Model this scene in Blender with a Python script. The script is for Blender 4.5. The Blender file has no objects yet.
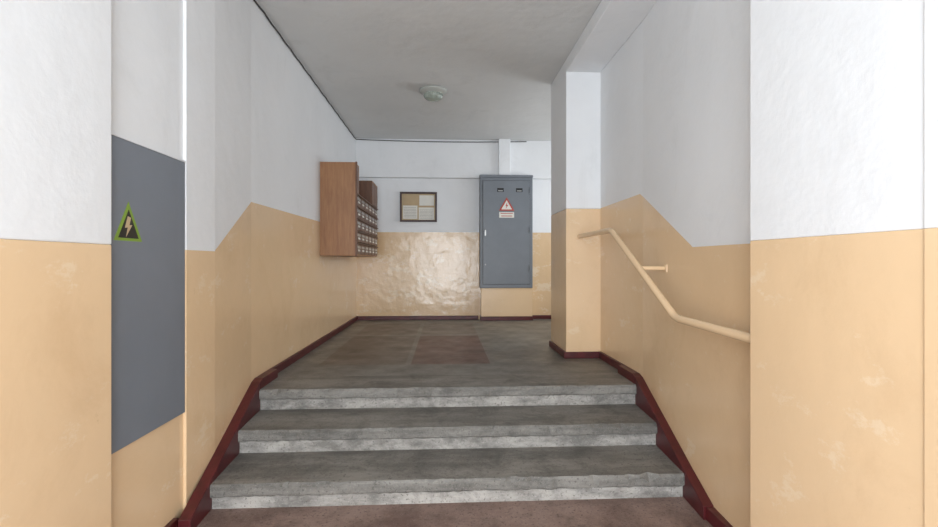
import bpy, bmesh, math, random
from mathutils import Vector

def lin(c):
    c=c/255.0
    return c/12.92 if c<=0.04045 else ((c+0.055)/1.055)**2.4
def rgb(r,g,b): return (lin(r),lin(g),lin(b),1)

# ---------------- materials ----------------
def base_mat(name):
    m=bpy.data.materials.new(name); m.use_nodes=True
    nt=m.node_tree; b=nt.nodes['Principled BSDF']
    return m,nt,b
def N(nt,t,**kw):
    n=nt.nodes.new(t)
    for k,v in kw.items(): setattr(n,k,v)
    return n
def noise(nt,scale,detail=4,rough=0.6,vec=None,dist=0):
    n=N(nt,'ShaderNodeTexNoise'); n.inputs['Scale'].default_value=scale
    n.inputs['Detail'].default_value=detail; n.inputs['Roughness'].default_value=rough
    n.inputs['Distortion'].default_value=dist
    if vec: nt.links.new(vec,n.inputs['Vector'])
    return n
def coords(nt,scale=(1,1,1),loc=(0,0,0)):
    g=N(nt,'ShaderNodeNewGeometry'); mp=N(nt,'ShaderNodeMapping')
    mp.inputs['Scale'].default_value=scale; mp.inputs['Location'].default_value=loc
    nt.links.new(g.outputs['Position'],mp.inputs['Vector'])
    return mp.outputs['Vector']
def ramp(nt,fac,stops):
    r=N(nt,'ShaderNodeValToRGB'); e=r.color_ramp.elements
    e[0].position,e[0].color=stops[0]; e[1].position,e[1].color=stops[-1]
    for p,c in stops[1:-1]:
        x=e.new(p); x.color=c
    nt.links.new(fac,r.inputs['Fac']); return r.outputs['Color']
def mix(nt,fac,a,b,mode='MIX'):
    m=N(nt,'ShaderNodeMix',data_type='RGBA',blend_type=mode)
    for s,v in ((m.inputs[0],fac),(m.inputs[6],a),(m.inputs[7],b)):
        if hasattr(v,'links'): nt.links.new(v,s)
        else: s.default_value=v
    return m.outputs[2]
def bump(nt,b,h,strength,dist):
    n=N(nt,'ShaderNodeBump'); n.inputs['Strength'].default_value=strength
    n.inputs['Distance'].default_value=dist
    nt.links.new(h,n.inputs['Height']); nt.links.new(n.outputs['Normal'],b.inputs['Normal'])
G=lambda v:(v,v,v,1)
def paint(name,col,rough,var=0.05,bstr=0.25,scuff=None,grime=0.0,bscale=7,bdist=.02,scuffamt=.55,low=.585):
    m,nt,b=base_mat(name); v=coords(nt)
    n=noise(nt,1.3,6,.62,v)
    dark=tuple(c*(1-var) for c in col[:3])+(1,)
    c=ramp(nt,n.outputs['Fac'],[(.35,dark),(.65,col)])
    if scuff:
        ns=noise(nt,3.4,10,.74,coords(nt,(1,1,1.6),(3,7,1)))
        f=ramp(nt,ns.outputs['Fac'],[(low,G(0)),(low+.06,G(scuffamt))])
        c=mix(nt,f,c,scuff)
        nd=noise(nt,14,8,.8,coords(nt,(1,1,.6),(11,2,5)))
        f=ramp(nt,nd.outputs['Fac'],[(.66,G(0)),(.74,G(.35))])
        c=mix(nt,f,c,rgb(150,122,90))
        nk=noise(nt,1.9,12,.75,coords(nt,(1,1,.8),(6,6,2)),.5)
        f=ramp(nt,nk.outputs['Fac'],[(.52,G(0)),(.72,G(.28))])
        c=mix(nt,f,c,rgb(192,156,116))
    if grime:
        ng=noise(nt,2.2,12,.78,coords(nt,(1,1,.5),(5,1,9)),.6)
        f=ramp(nt,ng.outputs['Fac'],[(.55,G(0)),(.75,G(grime))])
        c=mix(nt,f,c,rgb(140,140,138))
    nt.links.new(c,b.inputs['Base Color'])
    b.inputs['Roughness'].default_value=rough
    n2=noise(nt,bscale,6,.55,v)
    bump(nt,b,n2.outputs['Fac'],bstr,bdist)
    return m
def plain(name,col,rough=.5,metal=0,var=.06,scale=12):
    m,nt,b=base_mat(name); v=coords(nt)
    n=noise(nt,scale,5,.65,v)
    dark=tuple(c*(1-var) for c in col[:3])+(1,)
    nt.links.new(ramp(nt,n.outputs['Fac'],[(.35,dark),(.65,col)]),b.inputs['Base Color'])
    b.inputs['Roughness'].default_value=rough; b.inputs['Metallic'].default_value=metal
    return m
def terrazzo(name,c1,c2,speck_l,speck_d,rough=.45,streak=(1,1,1),sl=.4,dirt=.5):
    m,nt,b=base_mat(name); v=coords(nt)
    n=noise(nt,2.6,9,.7,coords(nt,streak))
    base=ramp(nt,n.outputs['Fac'],[(.38,c1),(.60,c2)])
    n3=noise(nt,70,2,.5,v)
    f1=ramp(nt,n3.outputs['Fac'],[(.60,G(0)),(.68,G(.7))])
    vo=N(nt,'ShaderNodeTexVoronoi'); vo.inputs['Scale'].default_value=95
    nt.links.new(v,vo.inputs['Vector'])
    f2=ramp(nt,vo.outputs['Distance'],[(.12,G(sl)),(.30,G(0))])
    c=mix(nt,f1,base,speck_d); c=mix(nt,f2,c,speck_l)
    nd=noise(nt,4.2,12,.78,coords(nt,(1,1,1),(4,8,2)),.4)
    f3=ramp(nt,nd.outputs['Fac'],[(.49,G(0)),(.64,G(dirt))])
    c=mix(nt,f3,c,tuple(x*.5 for x in c1[:3])+(1,))
    nt.links.new(c,b.inputs['Base Color'])
    n4=noise(nt,5,5,.6,v)
    mr=N(nt,'ShaderNodeMapRange'); mr.inputs['To Min'].default_value=rough-.1; mr.inputs['To Max'].default_value=rough+.25
    nt.links.new(n4.outputs['Fac'],mr.inputs['Value']); nt.links.new(mr.outputs[0],b.inputs['Roughness'])
    n5=noise(nt,22,6,.7,v)
    bump(nt,b,n5.outputs['Fac'],.35,.012)
    return m

M={}
M['white']=paint('white_wall_paint',rgb(228,230,232),.6,.05,.2,grime=.14)
M['ceil']=paint('ceiling_whitewash',rgb(208,209,208),.85,.06,.3,grime=.24)
M['cream']=paint('cream_oil_paint',rgb(225,195,157),.22,.05,.12,scuff=rgb(231,212,184))
M['creamback']=paint('cream_oil_paint_worn',rgb(219,189,151),.15,.06,.30,scuff=rgb(228,211,186),bscale=5,bdist=.03,scuffamt=.7,low=.53)
M['red']=plain('dark_red_paint',rgb(88,28,32),.4,0,.45,9)
M['tread']=terrazzo('step_tread_terrazzo',rgb(102,99,94),rgb(138,134,127),rgb(160,156,148),rgb(80,77,72),.5,(.5,2,3),dirt=.65)
M['slab']=terrazzo('step_nosing_terrazzo',rgb(98,96,92),rgb(130,128,123),rgb(162,158,150),rgb(80,78,74),.55,(1.2,3,6),dirt=.6)
M['riser']=terrazzo('riser_concrete',rgb(122,120,116),rgb(174,171,166),rgb(182,180,175),rgb(96,94,90),.7,(1.6,3,4),dirt=.65)
M['land']=terrazzo('landing_terrazzo',rgb(90,88,82),rgb(122,118,110),rgb(138,134,127),rgb(74,72,68),.32,dirt=.4)
M['strip']=terrazzo('landing_edge_terrazzo',rgb(100,97,92),rgb(130,127,120),rgb(142,140,134),rgb(82,80,77),.42,dirt=.55)
M['landred']=terrazzo('landing_red_terrazzo',rgb(78,54,48),rgb(100,72,64),rgb(118,94,86),rgb(62,48,44),.34,sl=.3,dirt=.3)
M['landbrown']=terrazzo('landing_brown_terrazzo',rgb(84,75,67),rgb(109,99,90),rgb(126,115,105),rgb(68,62,56),.34,dirt=.35)
M['lower']=terrazzo('lower_floor_terrazzo',rgb(104,82,74),rgb(144,122,112),rgb(164,146,136),rgb(80,64,58),.55)
M['grey']=plain('grey_blue_enamel',rgb(116,122,131),.42,0,.05,5)
M['greyd']=plain('grey_cabinet_enamel',rgb(112,118,125),.4,0,.08,5)
M['dark']=plain('dark_gap',rgb(30,30,32),.6)
M['black']=plain('black_print',rgb(40,36,28),.5)
M['green']=plain('green_yellow_print',rgb(126,156,56),.5)
M['redprint']=plain('red_print',rgb(176,66,52),.5)
M['paper']=plain('white_paper',rgb(222,220,212),.7)
M['kraft']=plain('yellowed_paper',rgb(186,164,130),.7)
M['frame']=plain('dark_wood_frame',rgb(58,34,34),.45)
M['cable']=plain('black_cable',rgb(46,44,44),.5)
M['metal']=plain('steel',rgb(170,170,168),.35,.9)
M['lampw']=plain('lamp_enamel',rgb(176,178,172),.4)
def wood(name,c1,c2):
    m,nt,b=base_mat(name); v=coords(nt,(6,6,.7))
    n=noise(nt,5,6,.65,v)
    nt.links.new(ramp(nt,n.outputs['Fac'],[(.35,c1),(.65,c2)]),b.inputs['Base Color'])
    b.inputs['Roughness'].default_value=.42
    return m
M['wood']=wood('varnished_wood',rgb(134,92,60),rgb(158,114,76))
M['woodd']=wood('varnished_wood_dark',rgb(88,58,42),rgb(112,76,54))
m,nt,b=base_mat('pressed_glass')
b.inputs['Base Color'].default_value=(.62,.70,.62,1); b.inputs['Roughness'].default_value=.15
b.inputs['Transmission Weight'].default_value=.6; M['glass']=m

# ---------------- mesh builder ----------------
class MB:
    def __init__(s,name): s.name=name; s.bm=bmesh.new(); s.mats=[]
    def mi(s,k):
        if k not in s.mats: s.mats.append(k)
        return s.mats.index(k)
    def prism(s,poly,axis,a,b,k):
        def P(p,t):
            return {'x':(t,p[0],p[1]),'y':(p[0],t,p[1]),'z':(p[0],p[1],t)}[axis]
        va=[s.bm.verts.new(P(p,a)) for p in poly]; vb=[s.bm.verts.new(P(p,b)) for p in poly]
        fs=[s.bm.faces.new(va),s.bm.faces.new(vb[::-1])]
        n=len(poly)
        for i in range(n):
            j=(i+1)%n; fs.append(s.bm.faces.new((va[i],vb[i],vb[j],va[j])))
        idx=s.mi(k)
        for f in fs: f.material_index=idx
        bmesh.ops.recalc_face_normals(s.bm,faces=fs)
        return s
    def box(s,x0,x1,y0,y1,z0,z1,k):
        return s.prism([(x0,y0),(x1,y0),(x1,y1),(x0,y1)],'z',z0,z1,k)
    def revolve(s,prof,c,k,seg=40,ribs=0,ribamp=0):
        rings=[]
        for r,z in prof:
            ring=[]
            for i in range(seg):
                a=2*math.pi*i/seg; rr=r*(1+(ribamp*math.cos(ribs*a) if ribs else 0))
                ring.append(s.bm.verts.new((c[0]+rr*math.cos(a),c[1]+rr*math.sin(a),c[2]+z)))
            rings.append(ring)
        fs=[]
        for A,B in zip(rings,rings[1:]):
            for i in range(seg):
                j=(i+1)%seg; fs.append(s.bm.faces.new((A[i],A[j],B[j],B[i])))
        fs.append(s.bm.faces.new(rings[0])); fs.append(s.bm.faces.new(rings[-1]))
        idx=s.mi(k)
        for f in fs: f.material_index=idx; f.smooth=True
        bmesh.ops.recalc_face_normals(s.bm,faces=fs)
        return s
    def taper(s):
        # the stair flight narrows slightly towards the entrance
        for v in s.bm.verts:
            t=max(0,3.40-v.co.y)
            v.co.x *= 1-.048*t
        return s
    def done(s,bevel=0,parent=None,seg=2):
        me=bpy.data.meshes.new(s.name); s.bm.to_mesh(me); s.bm.free()
        for k in s.mats: me.materials.append(M[k])
        o=bpy.data.objects.new(s.name,me); bpy.context.collection.objects.link(o)
        if bevel:
            md=o.modifiers.new('bevel','BEVEL'); md.width=bevel; md.segments=seg; md.limit_method='ANGLE'; md.angle_limit=math.radians(40)
        if parent: o.parent=parent
        return o
def empty(name):
    o=bpy.data.objects.new(name,None); bpy.context.collection.objects.link(o); return o
def tube(name,pts,r,k,parent=None,cap=True,res=6):
    cu=bpy.data.curves.new(name,'CURVE'); cu.dimensions='3D'; cu.bevel_depth=r; cu.bevel_resolution=res; cu.use_fill_caps=cap
    sp=cu.splines.new('POLY'); sp.points.add(len(pts)-1)
    for p,q in zip(sp.points,pts): p.co=(*q,1)
    cu.materials.append(M[k])
    o=bpy.data.objects.new(name,cu); bpy.context.collection.objects.link(o)
    if parent: o.parent=parent
    return o

ZL=-0.432; ZC=2.80; YF=7.37
F=[2.575,2.975,3.37]; T=[-.292,-.146,0.0]
XL=-1.37; XR=1.46

# ---------------- left walls ----------------
w=MB('wall_left')
w.prism([(2.79,ZL),(3.40,ZL),(3.40,1.325),(2.79,.965)],'x',-1.62,XL,'cream')
w.prism([(2.79,.965),(3.40,1.325),(3.40,ZC),(2.79,ZC)],'x',-1.62,XL,'white')
w.prism([(3.40,ZL),(YF,ZL),(YF,1.36),(3.40,1.325)],'x',-1.62,XL,'cream')
w.prism([(3.40,1.325),(YF,1.36),(YF,ZC),(3.40,ZC)],'x',-1.62,XL,'white')
w.taper(); w.done()
w=MB('wall_left_pilaster')
w.box(-1.60,-1.328,2.487,2.79,ZL,.962,'cream'); w.box(-1.60,-1.328,2.487,2.79,.962,ZC,'white'); w.done()
w=MB('wall_left_recess')
w.box(-1.60,-1.343,1.906,2.487,ZL,.965,'cream'); w.box(-1.60,-1.343,1.906,2.487,.965,ZC,'white'); w.done()
w=MB('wall_left_pier')
for y0,y1 in ((-1.5,-1.3),(-.3,1.906)):
    w.box(-1.60,-1.30,y0,y1,ZL,.968,'cream'); w.box(-1.60,-1.30,y0,y1,.968,ZC,'white')
w.box(-1.60,-1.30,-1.3,-.3,ZL,.3,'cream'); w.box(-1.60,-1.30,-1.3,-.3,2.2,ZC,'white'); w.done(.005)
w=MB('side_fill_frame')  # invented window frame, out of view, dressing the added side fill light
for a,b_ in ((-1.3,-1.25),(-.35,-.3),(-.83,-.77)): w.box(-1.52,-1.46,a,b_,.3,2.2,'white')
w.box(-1.52,-1.46,-1.3,-.3,.3,.35,'white'); w.box(-1.52,-1.46,-1.3,-.3,2.15,2.2,'white'); w.done(.003)
# ---------------- right walls ----------------
w=MB('wall_right')
w.prism([(1.823,ZL),(3.40,ZL),(3.40,1.383),(2.60,.985),(1.823,.982)],'x',XR,1.80,'cream')
w.prism([(1.823,.982),(2.60,.985),(3.40,1.383),(3.40,ZC),(1.823,ZC)],'x',XR,1.80,'white')
w.prism([(3.40,ZL),(4.35,ZL),(4.35,1.406),(3.454,1.41),(3.40,1.383)],'x',XR,1.80,'cream')
w.prism([(3.40,1.383),(3.454,1.41),(4.35,1.406),(4.35,ZC),(3.40,ZC)],'x',XR,1.80,'white')
w.taper(); w.done()
w=MB('wall_right_pier')
w.box(1.22,1.70,1.136,1.823,ZL,.985,'cream'); w.box(1.22,1.70,1.136,1.823,.985,ZC,'white')
w.box(1.216,1.70,-1.5,1.136,ZL,.985,'cream'); w.box(1.216,1.70,-1.5,1.136,.985,ZC,'white'); w.done(.003)
w=MB('wall_right_column')
w.box(1.133,1.70,4.35,4.98,-.1,1.40,'cream'); w.box(1.133,1.70,4.35,4.98,1.40,ZC,'white'); w.done(.006)
w=MB('ceiling_beam_right'); w.box(1.133,XR,1.823,4.35,2.68,ZC,'white'); w.done(.006)
# ---------------- alcove ----------------
w=MB('wall_alcove_front'); w.box(1.70,3.2,4.80,4.98,-.1,1.40,'cream'); w.box(1.70,3.2,4.80,4.98,1.40,ZC,'white'); w.done()
w=MB('wall_alcove_right')
y0,y1,z0,z1=5.4,7.0,.9,2.4
w.box(3.2,3.4,4.80,YF,-.1,z0,'cream'); w.box(3.2,3.4,4.80,YF,z1,ZC,'white')
w.box(3.2,3.4,4.80,y0,z0,z1,'white'); w.box(3.2,3.4,y1,YF,z0,z1,'white'); w.done()
w=MB('alcove_fill_frame')  # unseen window frame, added to go with the alcove fill light
for a,b_ in ((y0,y0+.06),(y1-.06,y1),(6.17,6.23)): w.box(3.26,3.32,a,b_,z0,z1,'white')
w.box(3.26,3.32,y0,y1,z0,z0+.06,'white'); w.box(3.26,3.32,y0,y1,z1-.06,z1,'white'); w.done(.004)
# ---------------- back wall ----------------
w=MB('wall_back')
w.box(-1.60,3.4,YF,YF+.2,-.1,1.365,'creamback'); w.box(-1.60,3.4,YF,YF+.2,1.365,ZC,'white'); w.done()
w=MB('ceiling_beam_back'); w.box(XL,3.2,7.29,YF,2.205,ZC,'white'); w.done(.006)
w=MB('trim_conduit_box'); w.box(.83,1.01,7.22,7.29,2.24,ZC,'white'); w.done(.004)
# ---------------- entrance wall (behind camera) ----------------
w=MB('wall_entrance')
w.box(-1.60,-1.0,-1.7,-1.5,ZL,ZC,'white'); w.box(1.0,1.70,-1.7,-1.5,ZL,ZC,'white'); w.box(-1.0,1.0,-1.7,-1.5,2.15,ZC,'white'); w.done()
# ---------------- ceiling ----------------
w=MB('ceiling'); w.box(-1.62,3.4,-1.7,YF+.2,ZC,ZC+.15,'ceil'); w.done()
# ---------------- floors ----------------
w=MB('floor'); w.box(-1.60,1.75,-1.7,2.9,ZL-.1,ZL,'lower'); w.done()
w=MB('floor_landing')
xs=[-1.60,-1.10,-.35,-.30,.40,1.0,3.4]; ys=[3.75,4.15,5.75,5.85,6.9,YF]
for i in range(len(xs)-1):
    for j in range(len(ys)-1):
        k='land'
        if j==0: k='strip'
        if j==1 and i==3: k='landred'
        if j==1 and i==1: k='landbrown'
        if j==3 and i in(1,3): k='landbrown'
        x0,x1=xs[i],xs[i+1]
        y1_=ys[j+1]
        if x1>1.70 and j==0: x1=1.70
        w.box(x0,x1,ys[j],y1_,-.1,0,k)
w.done()
# ---------------- stairs ----------------
SX0,SX1=-1.305,1.40
w=MB('stairs')
nx=90
random.seed(4)
chips=[[(random.uniform(SX0,SX1),random.uniform(.015,.05),random.uniform(.008,.024)) for _ in range(11)] for k in range(3)]
for k in range(3):
    f=F[k]; top=T[k]; zb=ZL if k==0 else T[k-1]
    yb=(F[k+1]+.03) if k<2 else 3.75
    x0,x1=(SX0,SX1)
    w.box(x0,x1,f+.026,3.74,zb-.02,top-.068,'riser')
    prof=[(f+.007,top),(yb,top),(yb,top-.068),(f+.004,top-.068),(f,top-.060),(f,top-.010)]
    prev=None; idx=w.mi('slab'); idt=w.mi('tread'); fs=[]
    for i in range(nx+1):
        x=x0+(x1-x0)*i/nx
        j1=random.uniform(-.002,.002); j2=random.uniform(0,.004)
        for cx,cw,cd_ in chips[k]:
            if abs(x-cx)<cw: j2+=cd_*(1-abs(x-cx)/cw)
        ring=[]
        for q,(y,z) in enumerate(prof):
            if q==0: y+=j1+j2
            if q==5: y+=j1; z-=j2
            if q in(3,4): y+=j1; z+=random.uniform(-.003,.004)
            ring.append(w.bm.verts.new((x,y,z)))
        if prev:
            for q in range(6):
                r=(q+1)%6; ff=w.bm.faces.new((prev[q],prev[r],ring[r],ring[q]))
                ff.material_index=idt if q==0 else idx; fs.append(ff)
        else:
            ff=w.bm.faces.new(ring); ff.material_index=idx; fs.append(ff)
        prev=ring
    ff=w.bm.faces.new(prev); ff.material_index=idx; fs.append(ff)
    bmesh.ops.recalc_face_normals(w.bm,faces=fs)
w.taper(); w.done()
# ---------------- baseboards ----------------
def stringer(name,xa,xb):
    w=MB(name)
    w.prism([(2.36,ZL),(3.40,ZL),(3.40,.05),(2.60,-.27),(2.36,-.36)],'x',xa,xb,'red')
    w.prism([(3.40,ZL),(3.75,ZL),(3.75,.065),(3.46,.065),(3.40,.05)],'x',xa,xb,'red')
    w.taper(); w.done(.003)
stringer('baseboard_stairs_left',XL,SX0-.001)
stringer('baseboard_stairs_right',SX1+.001,XR)
w=MB('baseboard_left'); w.box(XL,XL+.022,3.75,YF,0,.065,'red'); w.done(.004)
w=MB('baseboard_back'); w.box(XL+.022,.52,YF-.022,YF,0,.06,'red'); w.box(1.37,3.2,YF-.022,YF,0,.06,'red'); w.done(.004)
w=MB('baseboard_right'); w.box(XR-.022,XR,3.75,4.328,0,.065,'red'); w.done(.004)
w=MB('baseboard_column'); w.box(1.111,XR,4.328,4.35,0,.06,'red'); w.box(1.111,1.133,4.35,4.98,0,.06,'red'); w.done(.004)
w=MB('baseboard_lower_left')
w.box(-1.343,-1.316,1.906,2.40,ZL,-.365,'red'); w.box(-1.30,-1.275,-1.5,1.906,ZL,-.36,'red'); w.done(.004)
w=MB('baseboard_lower_right'); w.box(1.345,1.41,1.823,2.36,ZL,-.365,'red'); w.box(1.19,1.214,-1.5,1.136,ZL,-.36,'red'); w.done(.004)

# ---------------- mailboxes ----------------
mb=empty('mailbox_bank')
w=MB('tall_case')
w.box(XL,-.985,5.23,5.25,.97,2.0,'wood')
w.box(XL,-.985,5.43,5.45,.97,2.0,'wood')
w.box(XL,-.985,5.25,5.43,.97,.99,'wood'); w.box(XL,-.985,5.25,5.43,1.98,2.0,'wood')
w.box(XL,XL+.02,5.25,5.43,.99,1.98,'woodd')
w.box(-1.01,-.985,5.25,5.43,1.67,1.98,'woodd')
w.box(-.985,-.967,5.225,5.255,.965,2.005,'woodd'); w.done(.003,mb)
w=MB('long_case')
w.box(XL,-.99,5.45,6.85,.97,.99,'wood'); w.box(XL,-.99,5.45,6.85,1.65,1.67,'wood')
w.box(XL,-.99,6.83,6.85,.99,1.65,'wood'); w.box(XL,XL+.02,5.45,6.83,.99,1.65,'woodd')
w.box(-1.03,-1.01,5.25,6.83,.99,1.65,'dark'); w.done(.003,mb)
w=MB('box_doors'); rows=5; cols=6
h=(1.66-.98)/rows; wd=(6.84-5.25)/cols
for r in range(rows):
    for c in range(cols):
        ya=5.25+c*wd+.008; yb=5.25+(c+1)*wd-.008; za=.98+r*h+.01; zb=.98+(r+1)*h-.018
        w.box(-1.01,-.975,ya,yb,za,zb,'woodd')
        w.box(-.975,-.971,ya+.03,yb-.03,zb-.045,zb-.018,'metal')
        w.box(-.975,-.971,ya+.08,yb-.08,za+.03,za+.052,'paper')
        w.box(-.975,-.968,yb-.05,yb-.035,za+.03,za+.05,'metal')
    w.box(-1.01,-.96,5.25,6.84,.98+(r+1)*h-.014,.98+(r+1)*h-.002,'woodd')
w.done(.0015,mb)
w=MB('upper_case')
w.box(XL,-.975,6.35,6.37,1.67,1.99,'woodd'); w.box(XL,-.975,6.83,6.85,1.67,1.99,'woodd')
w.box(XL,-.975,6.37,6.83,1.97,1.99,'wood'); w.box(-1.0,-.975,6.37,6.59,1.675,1.965,'woodd'); w.box(-1.0,-.975,6.60,6.83,1.675,1.965,'woodd')
w.done(.003,mb)

# ---------------- notice board ----------------
nb=empty('notice_board')
w=MB('frame'); x0,x1,z0,z1=-.70,-.126,1.525,1.99; t=.028; ya,yb=YF-.035,YF
w.box(x0,x1,ya,yb,z0,z0+t,'frame'); w.box(x0,x1,ya,yb,z1-t,z1,'frame')
w.box(x0,x0+t,ya,yb,z0+t,z1-t,'frame'); w.box(x1-t,x1,ya,yb,z0+t,z1-t,'frame'); w.done(.003,nb)
w=MB('backing'); w.box(x0+t,x1-t,YF-.012,YF,z0+t,z1-t,'kraft'); w.done(0,nb)
w=MB('papers')
w.box(-.655,-.43,YF-.015,YF-.012,1.57,1.78,'paper'); w.box(-.41,-.17,YF-.015,YF-.012,1.56,1.75,'paper')
w.box(-.64,-.44,YF-.015,YF-.012,1.80,1.945,'kraft'); w.box(-.40,-.17,YF-.015,YF-.012,1.78,1.94,'paper')
for i in range(7):
    w.box(-.64,-.45,YF-.0155,YF-.015,1.60+i*.024,1.603+i*.024,'dark')
    w.box(-.395,-.19,YF-.0155,YF-.015,1.58+i*.022,1.5825+i*.022,'dark')
w.done(0,nb)

# ---------------- electrical cabinet ----------------
ec=empty('electrical_cabinet')
cx0,cx1,cy=.536,1.35,7.19
w=MB('plinth'); w.box(cx0+.02,cx1,cy+.02,YF,.06,.50,'cream'); w.box(cx0+.012,cx1+.008,cy+.008,YF,0,.06,'red'); w.done(.004,ec)
w=MB('case'); w.box(cx0,cx1,cy,YF,.50,2.2,'greyd'); w.box(cx0-.006,cx1+.006,cy-.008,7.29,2.2,2.24,'greyd'); w.done(.006,ec)
w=MB('door'); w.box(cx0+.045,cx1-.045,cy-.012,cy,.56,2.15,'greyd')
w.box(cx0+.040,cx1-.040,cy-.003,cy,.555,2.155,'dark'); w.done(.004,ec)
w=MB('fittings')
for xx in (.80,1.09):
    w.box(xx,xx+.10,cy-.016,cy-.012,1.975,2.035,'dark'); w.box(xx+.015,xx+.085,cy-.018,cy-.016,1.985,2.0,'metal')
for zz in (.75,1.35,1.95): w.box(cx1-.05,cx1-.035,cy-.024,cy,zz,zz+.10,'greyd')
w.box(cx0+.07,cx0+.09,cy-.03,cy-.012,1.30,1.39,'metal')
w.box(cx0+.075,cx0+.09,cy-.02,cy-.012,.85,.87,'metal'); w.done(.002,ec)
w=MB('warning_label')
def tri(w,cx,cz,s,y0,y1,k): w.prism([(cx-s,cz-s*.6),(cx+s,cz-s*.6),(cx,cz+s*1.1)],'y',y0,y1,k)
w.box(.83,1.06,cy-.015,cy-.012,1.58,1.665,'paper')
tri(w,.945,1.76,.12,cy-.015,cy-.012,'redprint'); tri(w,.945,1.757,.083,cy-.0165,cy-.015,'paper')
w.prism([(.955,1.82),(.925,1.76),(.943,1.76),(.93,1.71),(.968,1.775),(.948,1.775)],'y',cy-.0175,cy-.0165,'redprint')
w.box(.85,1.04,cy-.016,cy-.015,1.640,1.650,'redprint'); w.box(.86,1.03,cy-.016,cy-.015,1.600,1.612,'redprint')
w.done(0,ec)

# ---------------- left panel ----------------
ep=empty('electrical_panel')
PX=-1.331
w=MB('cover'); w.box(-1.343,PX,1.93,2.480,.13,1.41,'grey'); w.done(.002,ep)
w=MB('rim'); w.box(-1.343,PX+.004,1.93,2.482,1.41,1.417,'white'); w.done(0,ep)
w=MB('warning_triangle')
def trix(cy_,cz,s,x0,x1,k): w.prism([(cy_-s,cz-s*.62),(cy_+s,cz-s*.62),(cy_,cz+s*1.25)],'x',x0,x1,k)
trix(2.048,1.043,.088,PX,PX+.0015,'green'); trix(2.048,1.040,.064,PX+.0015,PX+.0025,'black')
w.prism([(2.041,1.092),(2.023,1.042),(2.041,1.045),(2.031,1.006),(2.069,1.057),(2.051,1.055),(2.061,1.087)],'x',PX+.0025,PX+.0032,'kraft')
w.done(0,ep)

# ---------------- handrail ----------------
hr=empty('handrail')
xr=1.255
def arc(p0,p1,p2,r=.05,n=6):
    p0,p1,p2=map(Vector,(p0,p1,p2)); a=(p0-p1).normalized()*r+p1; b=(p2-p1).normalized()*r+p1
    return [tuple(a.lerp(p1,t/n).lerp(p1.lerp(b,t/n),t/n)) for t in range(n+1)]
A=(xr,4.345,1.14);B=(xr,3.49,1.14);C=(xr,2.50,.595);D=(xr,1.828,.585)
tube('rail',[A]+arc(A,B,C)+arc(B,C,D)+[D],.021,'cream',hr)
tube('bracket',[(xr,2.98,.86),(1.43,2.98,.86)],.013,'cream',hr)
w=MB('bracket_plate'); w.box(1.423,1.432,2.955,3.005,.835,.885,'cream'); w.done(.002,hr)
w=MB('end_plate'); w.box(xr-.03,xr+.03,4.343,4.35,1.11,1.17,'cream'); w.box(xr-.03,xr+.035,1.823,1.829,.555,.615,'cream'); w.done(.002,hr)

# ---------------- ceiling lamp ----------------
lp=empty('ceiling_lamp')
c=(-.13,5.2,ZC)
w=MB('base'); w.revolve([(.10,0),(.150,-.004),(.155,-.018),(.145,-.03),(.115,-.038),(.10,-.05)],c,'lampw'); w.done(0,lp)
w=MB('shade'); w.revolve([(.098,-.045),(.105,-.065),(.097,-.088),(.075,-.108),(.04,-.12),(.012,-.123)],c,'glass',96,24,.03); w.done(0,lp)

# ---------------- cable ----------------
pl=[]
for i in range(50):
    y=3.0+(7.27-3.0)*i/49
    t=max(0,3.40-y)
    pl.append((XL*(1-.048*t)+.010,y,ZC-.022-.008*abs(math.sin(i*.9))))
for i in range(30):
    x=XL+.02+(1.0+1.62)*i/29
    pl.append((x,7.28,ZC-.022-.02*math.sin(math.pi*i/29)))
tube('cable',pl,.0065,'cable')

# ---------------- lights ----------------
def area(name,loc,rot,sx,sy,power,col):
    l=bpy.data.lights.new(name,'AREA'); l.shape='RECTANGLE'; l.size=sx; l.size_y=sy; l.energy=power; l.color=col
    o=bpy.data.objects.new(name,l); bpy.context.collection.objects.link(o); o.location=loc; o.rotation_euler=rot; return o
area('entrance_daylight',(0,-1.45,.85),(math.radians(90),0,0),1.9,2.4,155,(.90,.95,1))
area('side_fill_light',(-1.44,-.8,1.25),(math.radians(90),0,math.radians(-90)),.9,1.8,32,(.90,.95,1))  # added fill from the left to brighten the right pier; its window is invented
area('alcove_fill_light',(3.15,6.2,1.65),(math.radians(90),0,math.radians(90)),1.5,1.4,40,(.92,.96,1))  # added fill for the far end, standing in an invented alcove window
wd_=bpy.data.worlds.new('world'); bpy.context.scene.world=wd_; wd_.use_nodes=True
bg=wd_.node_tree.nodes['Background']; bg.inputs[0].default_value=(.85,.92,1,1); bg.inputs[1].default_value=1.5

# ---------------- camera ----------------
cd=bpy.data.cameras.new('camera'); cam=bpy.data.objects.new('camera',cd); bpy.context.collection.objects.link(cam)
cam.location=(0,0,.9); cam.rotation_euler=(math.radians(90),0,math.radians(-2.92))
cd.sensor_width=36; cd.lens=470/938*36; cd.shift_y=-.0016; cd.clip_start=.02
sc=bpy.context.scene; sc.camera=cam
sc.view_settings.view_transform='Standard'
sc.view_settings.exposure=0
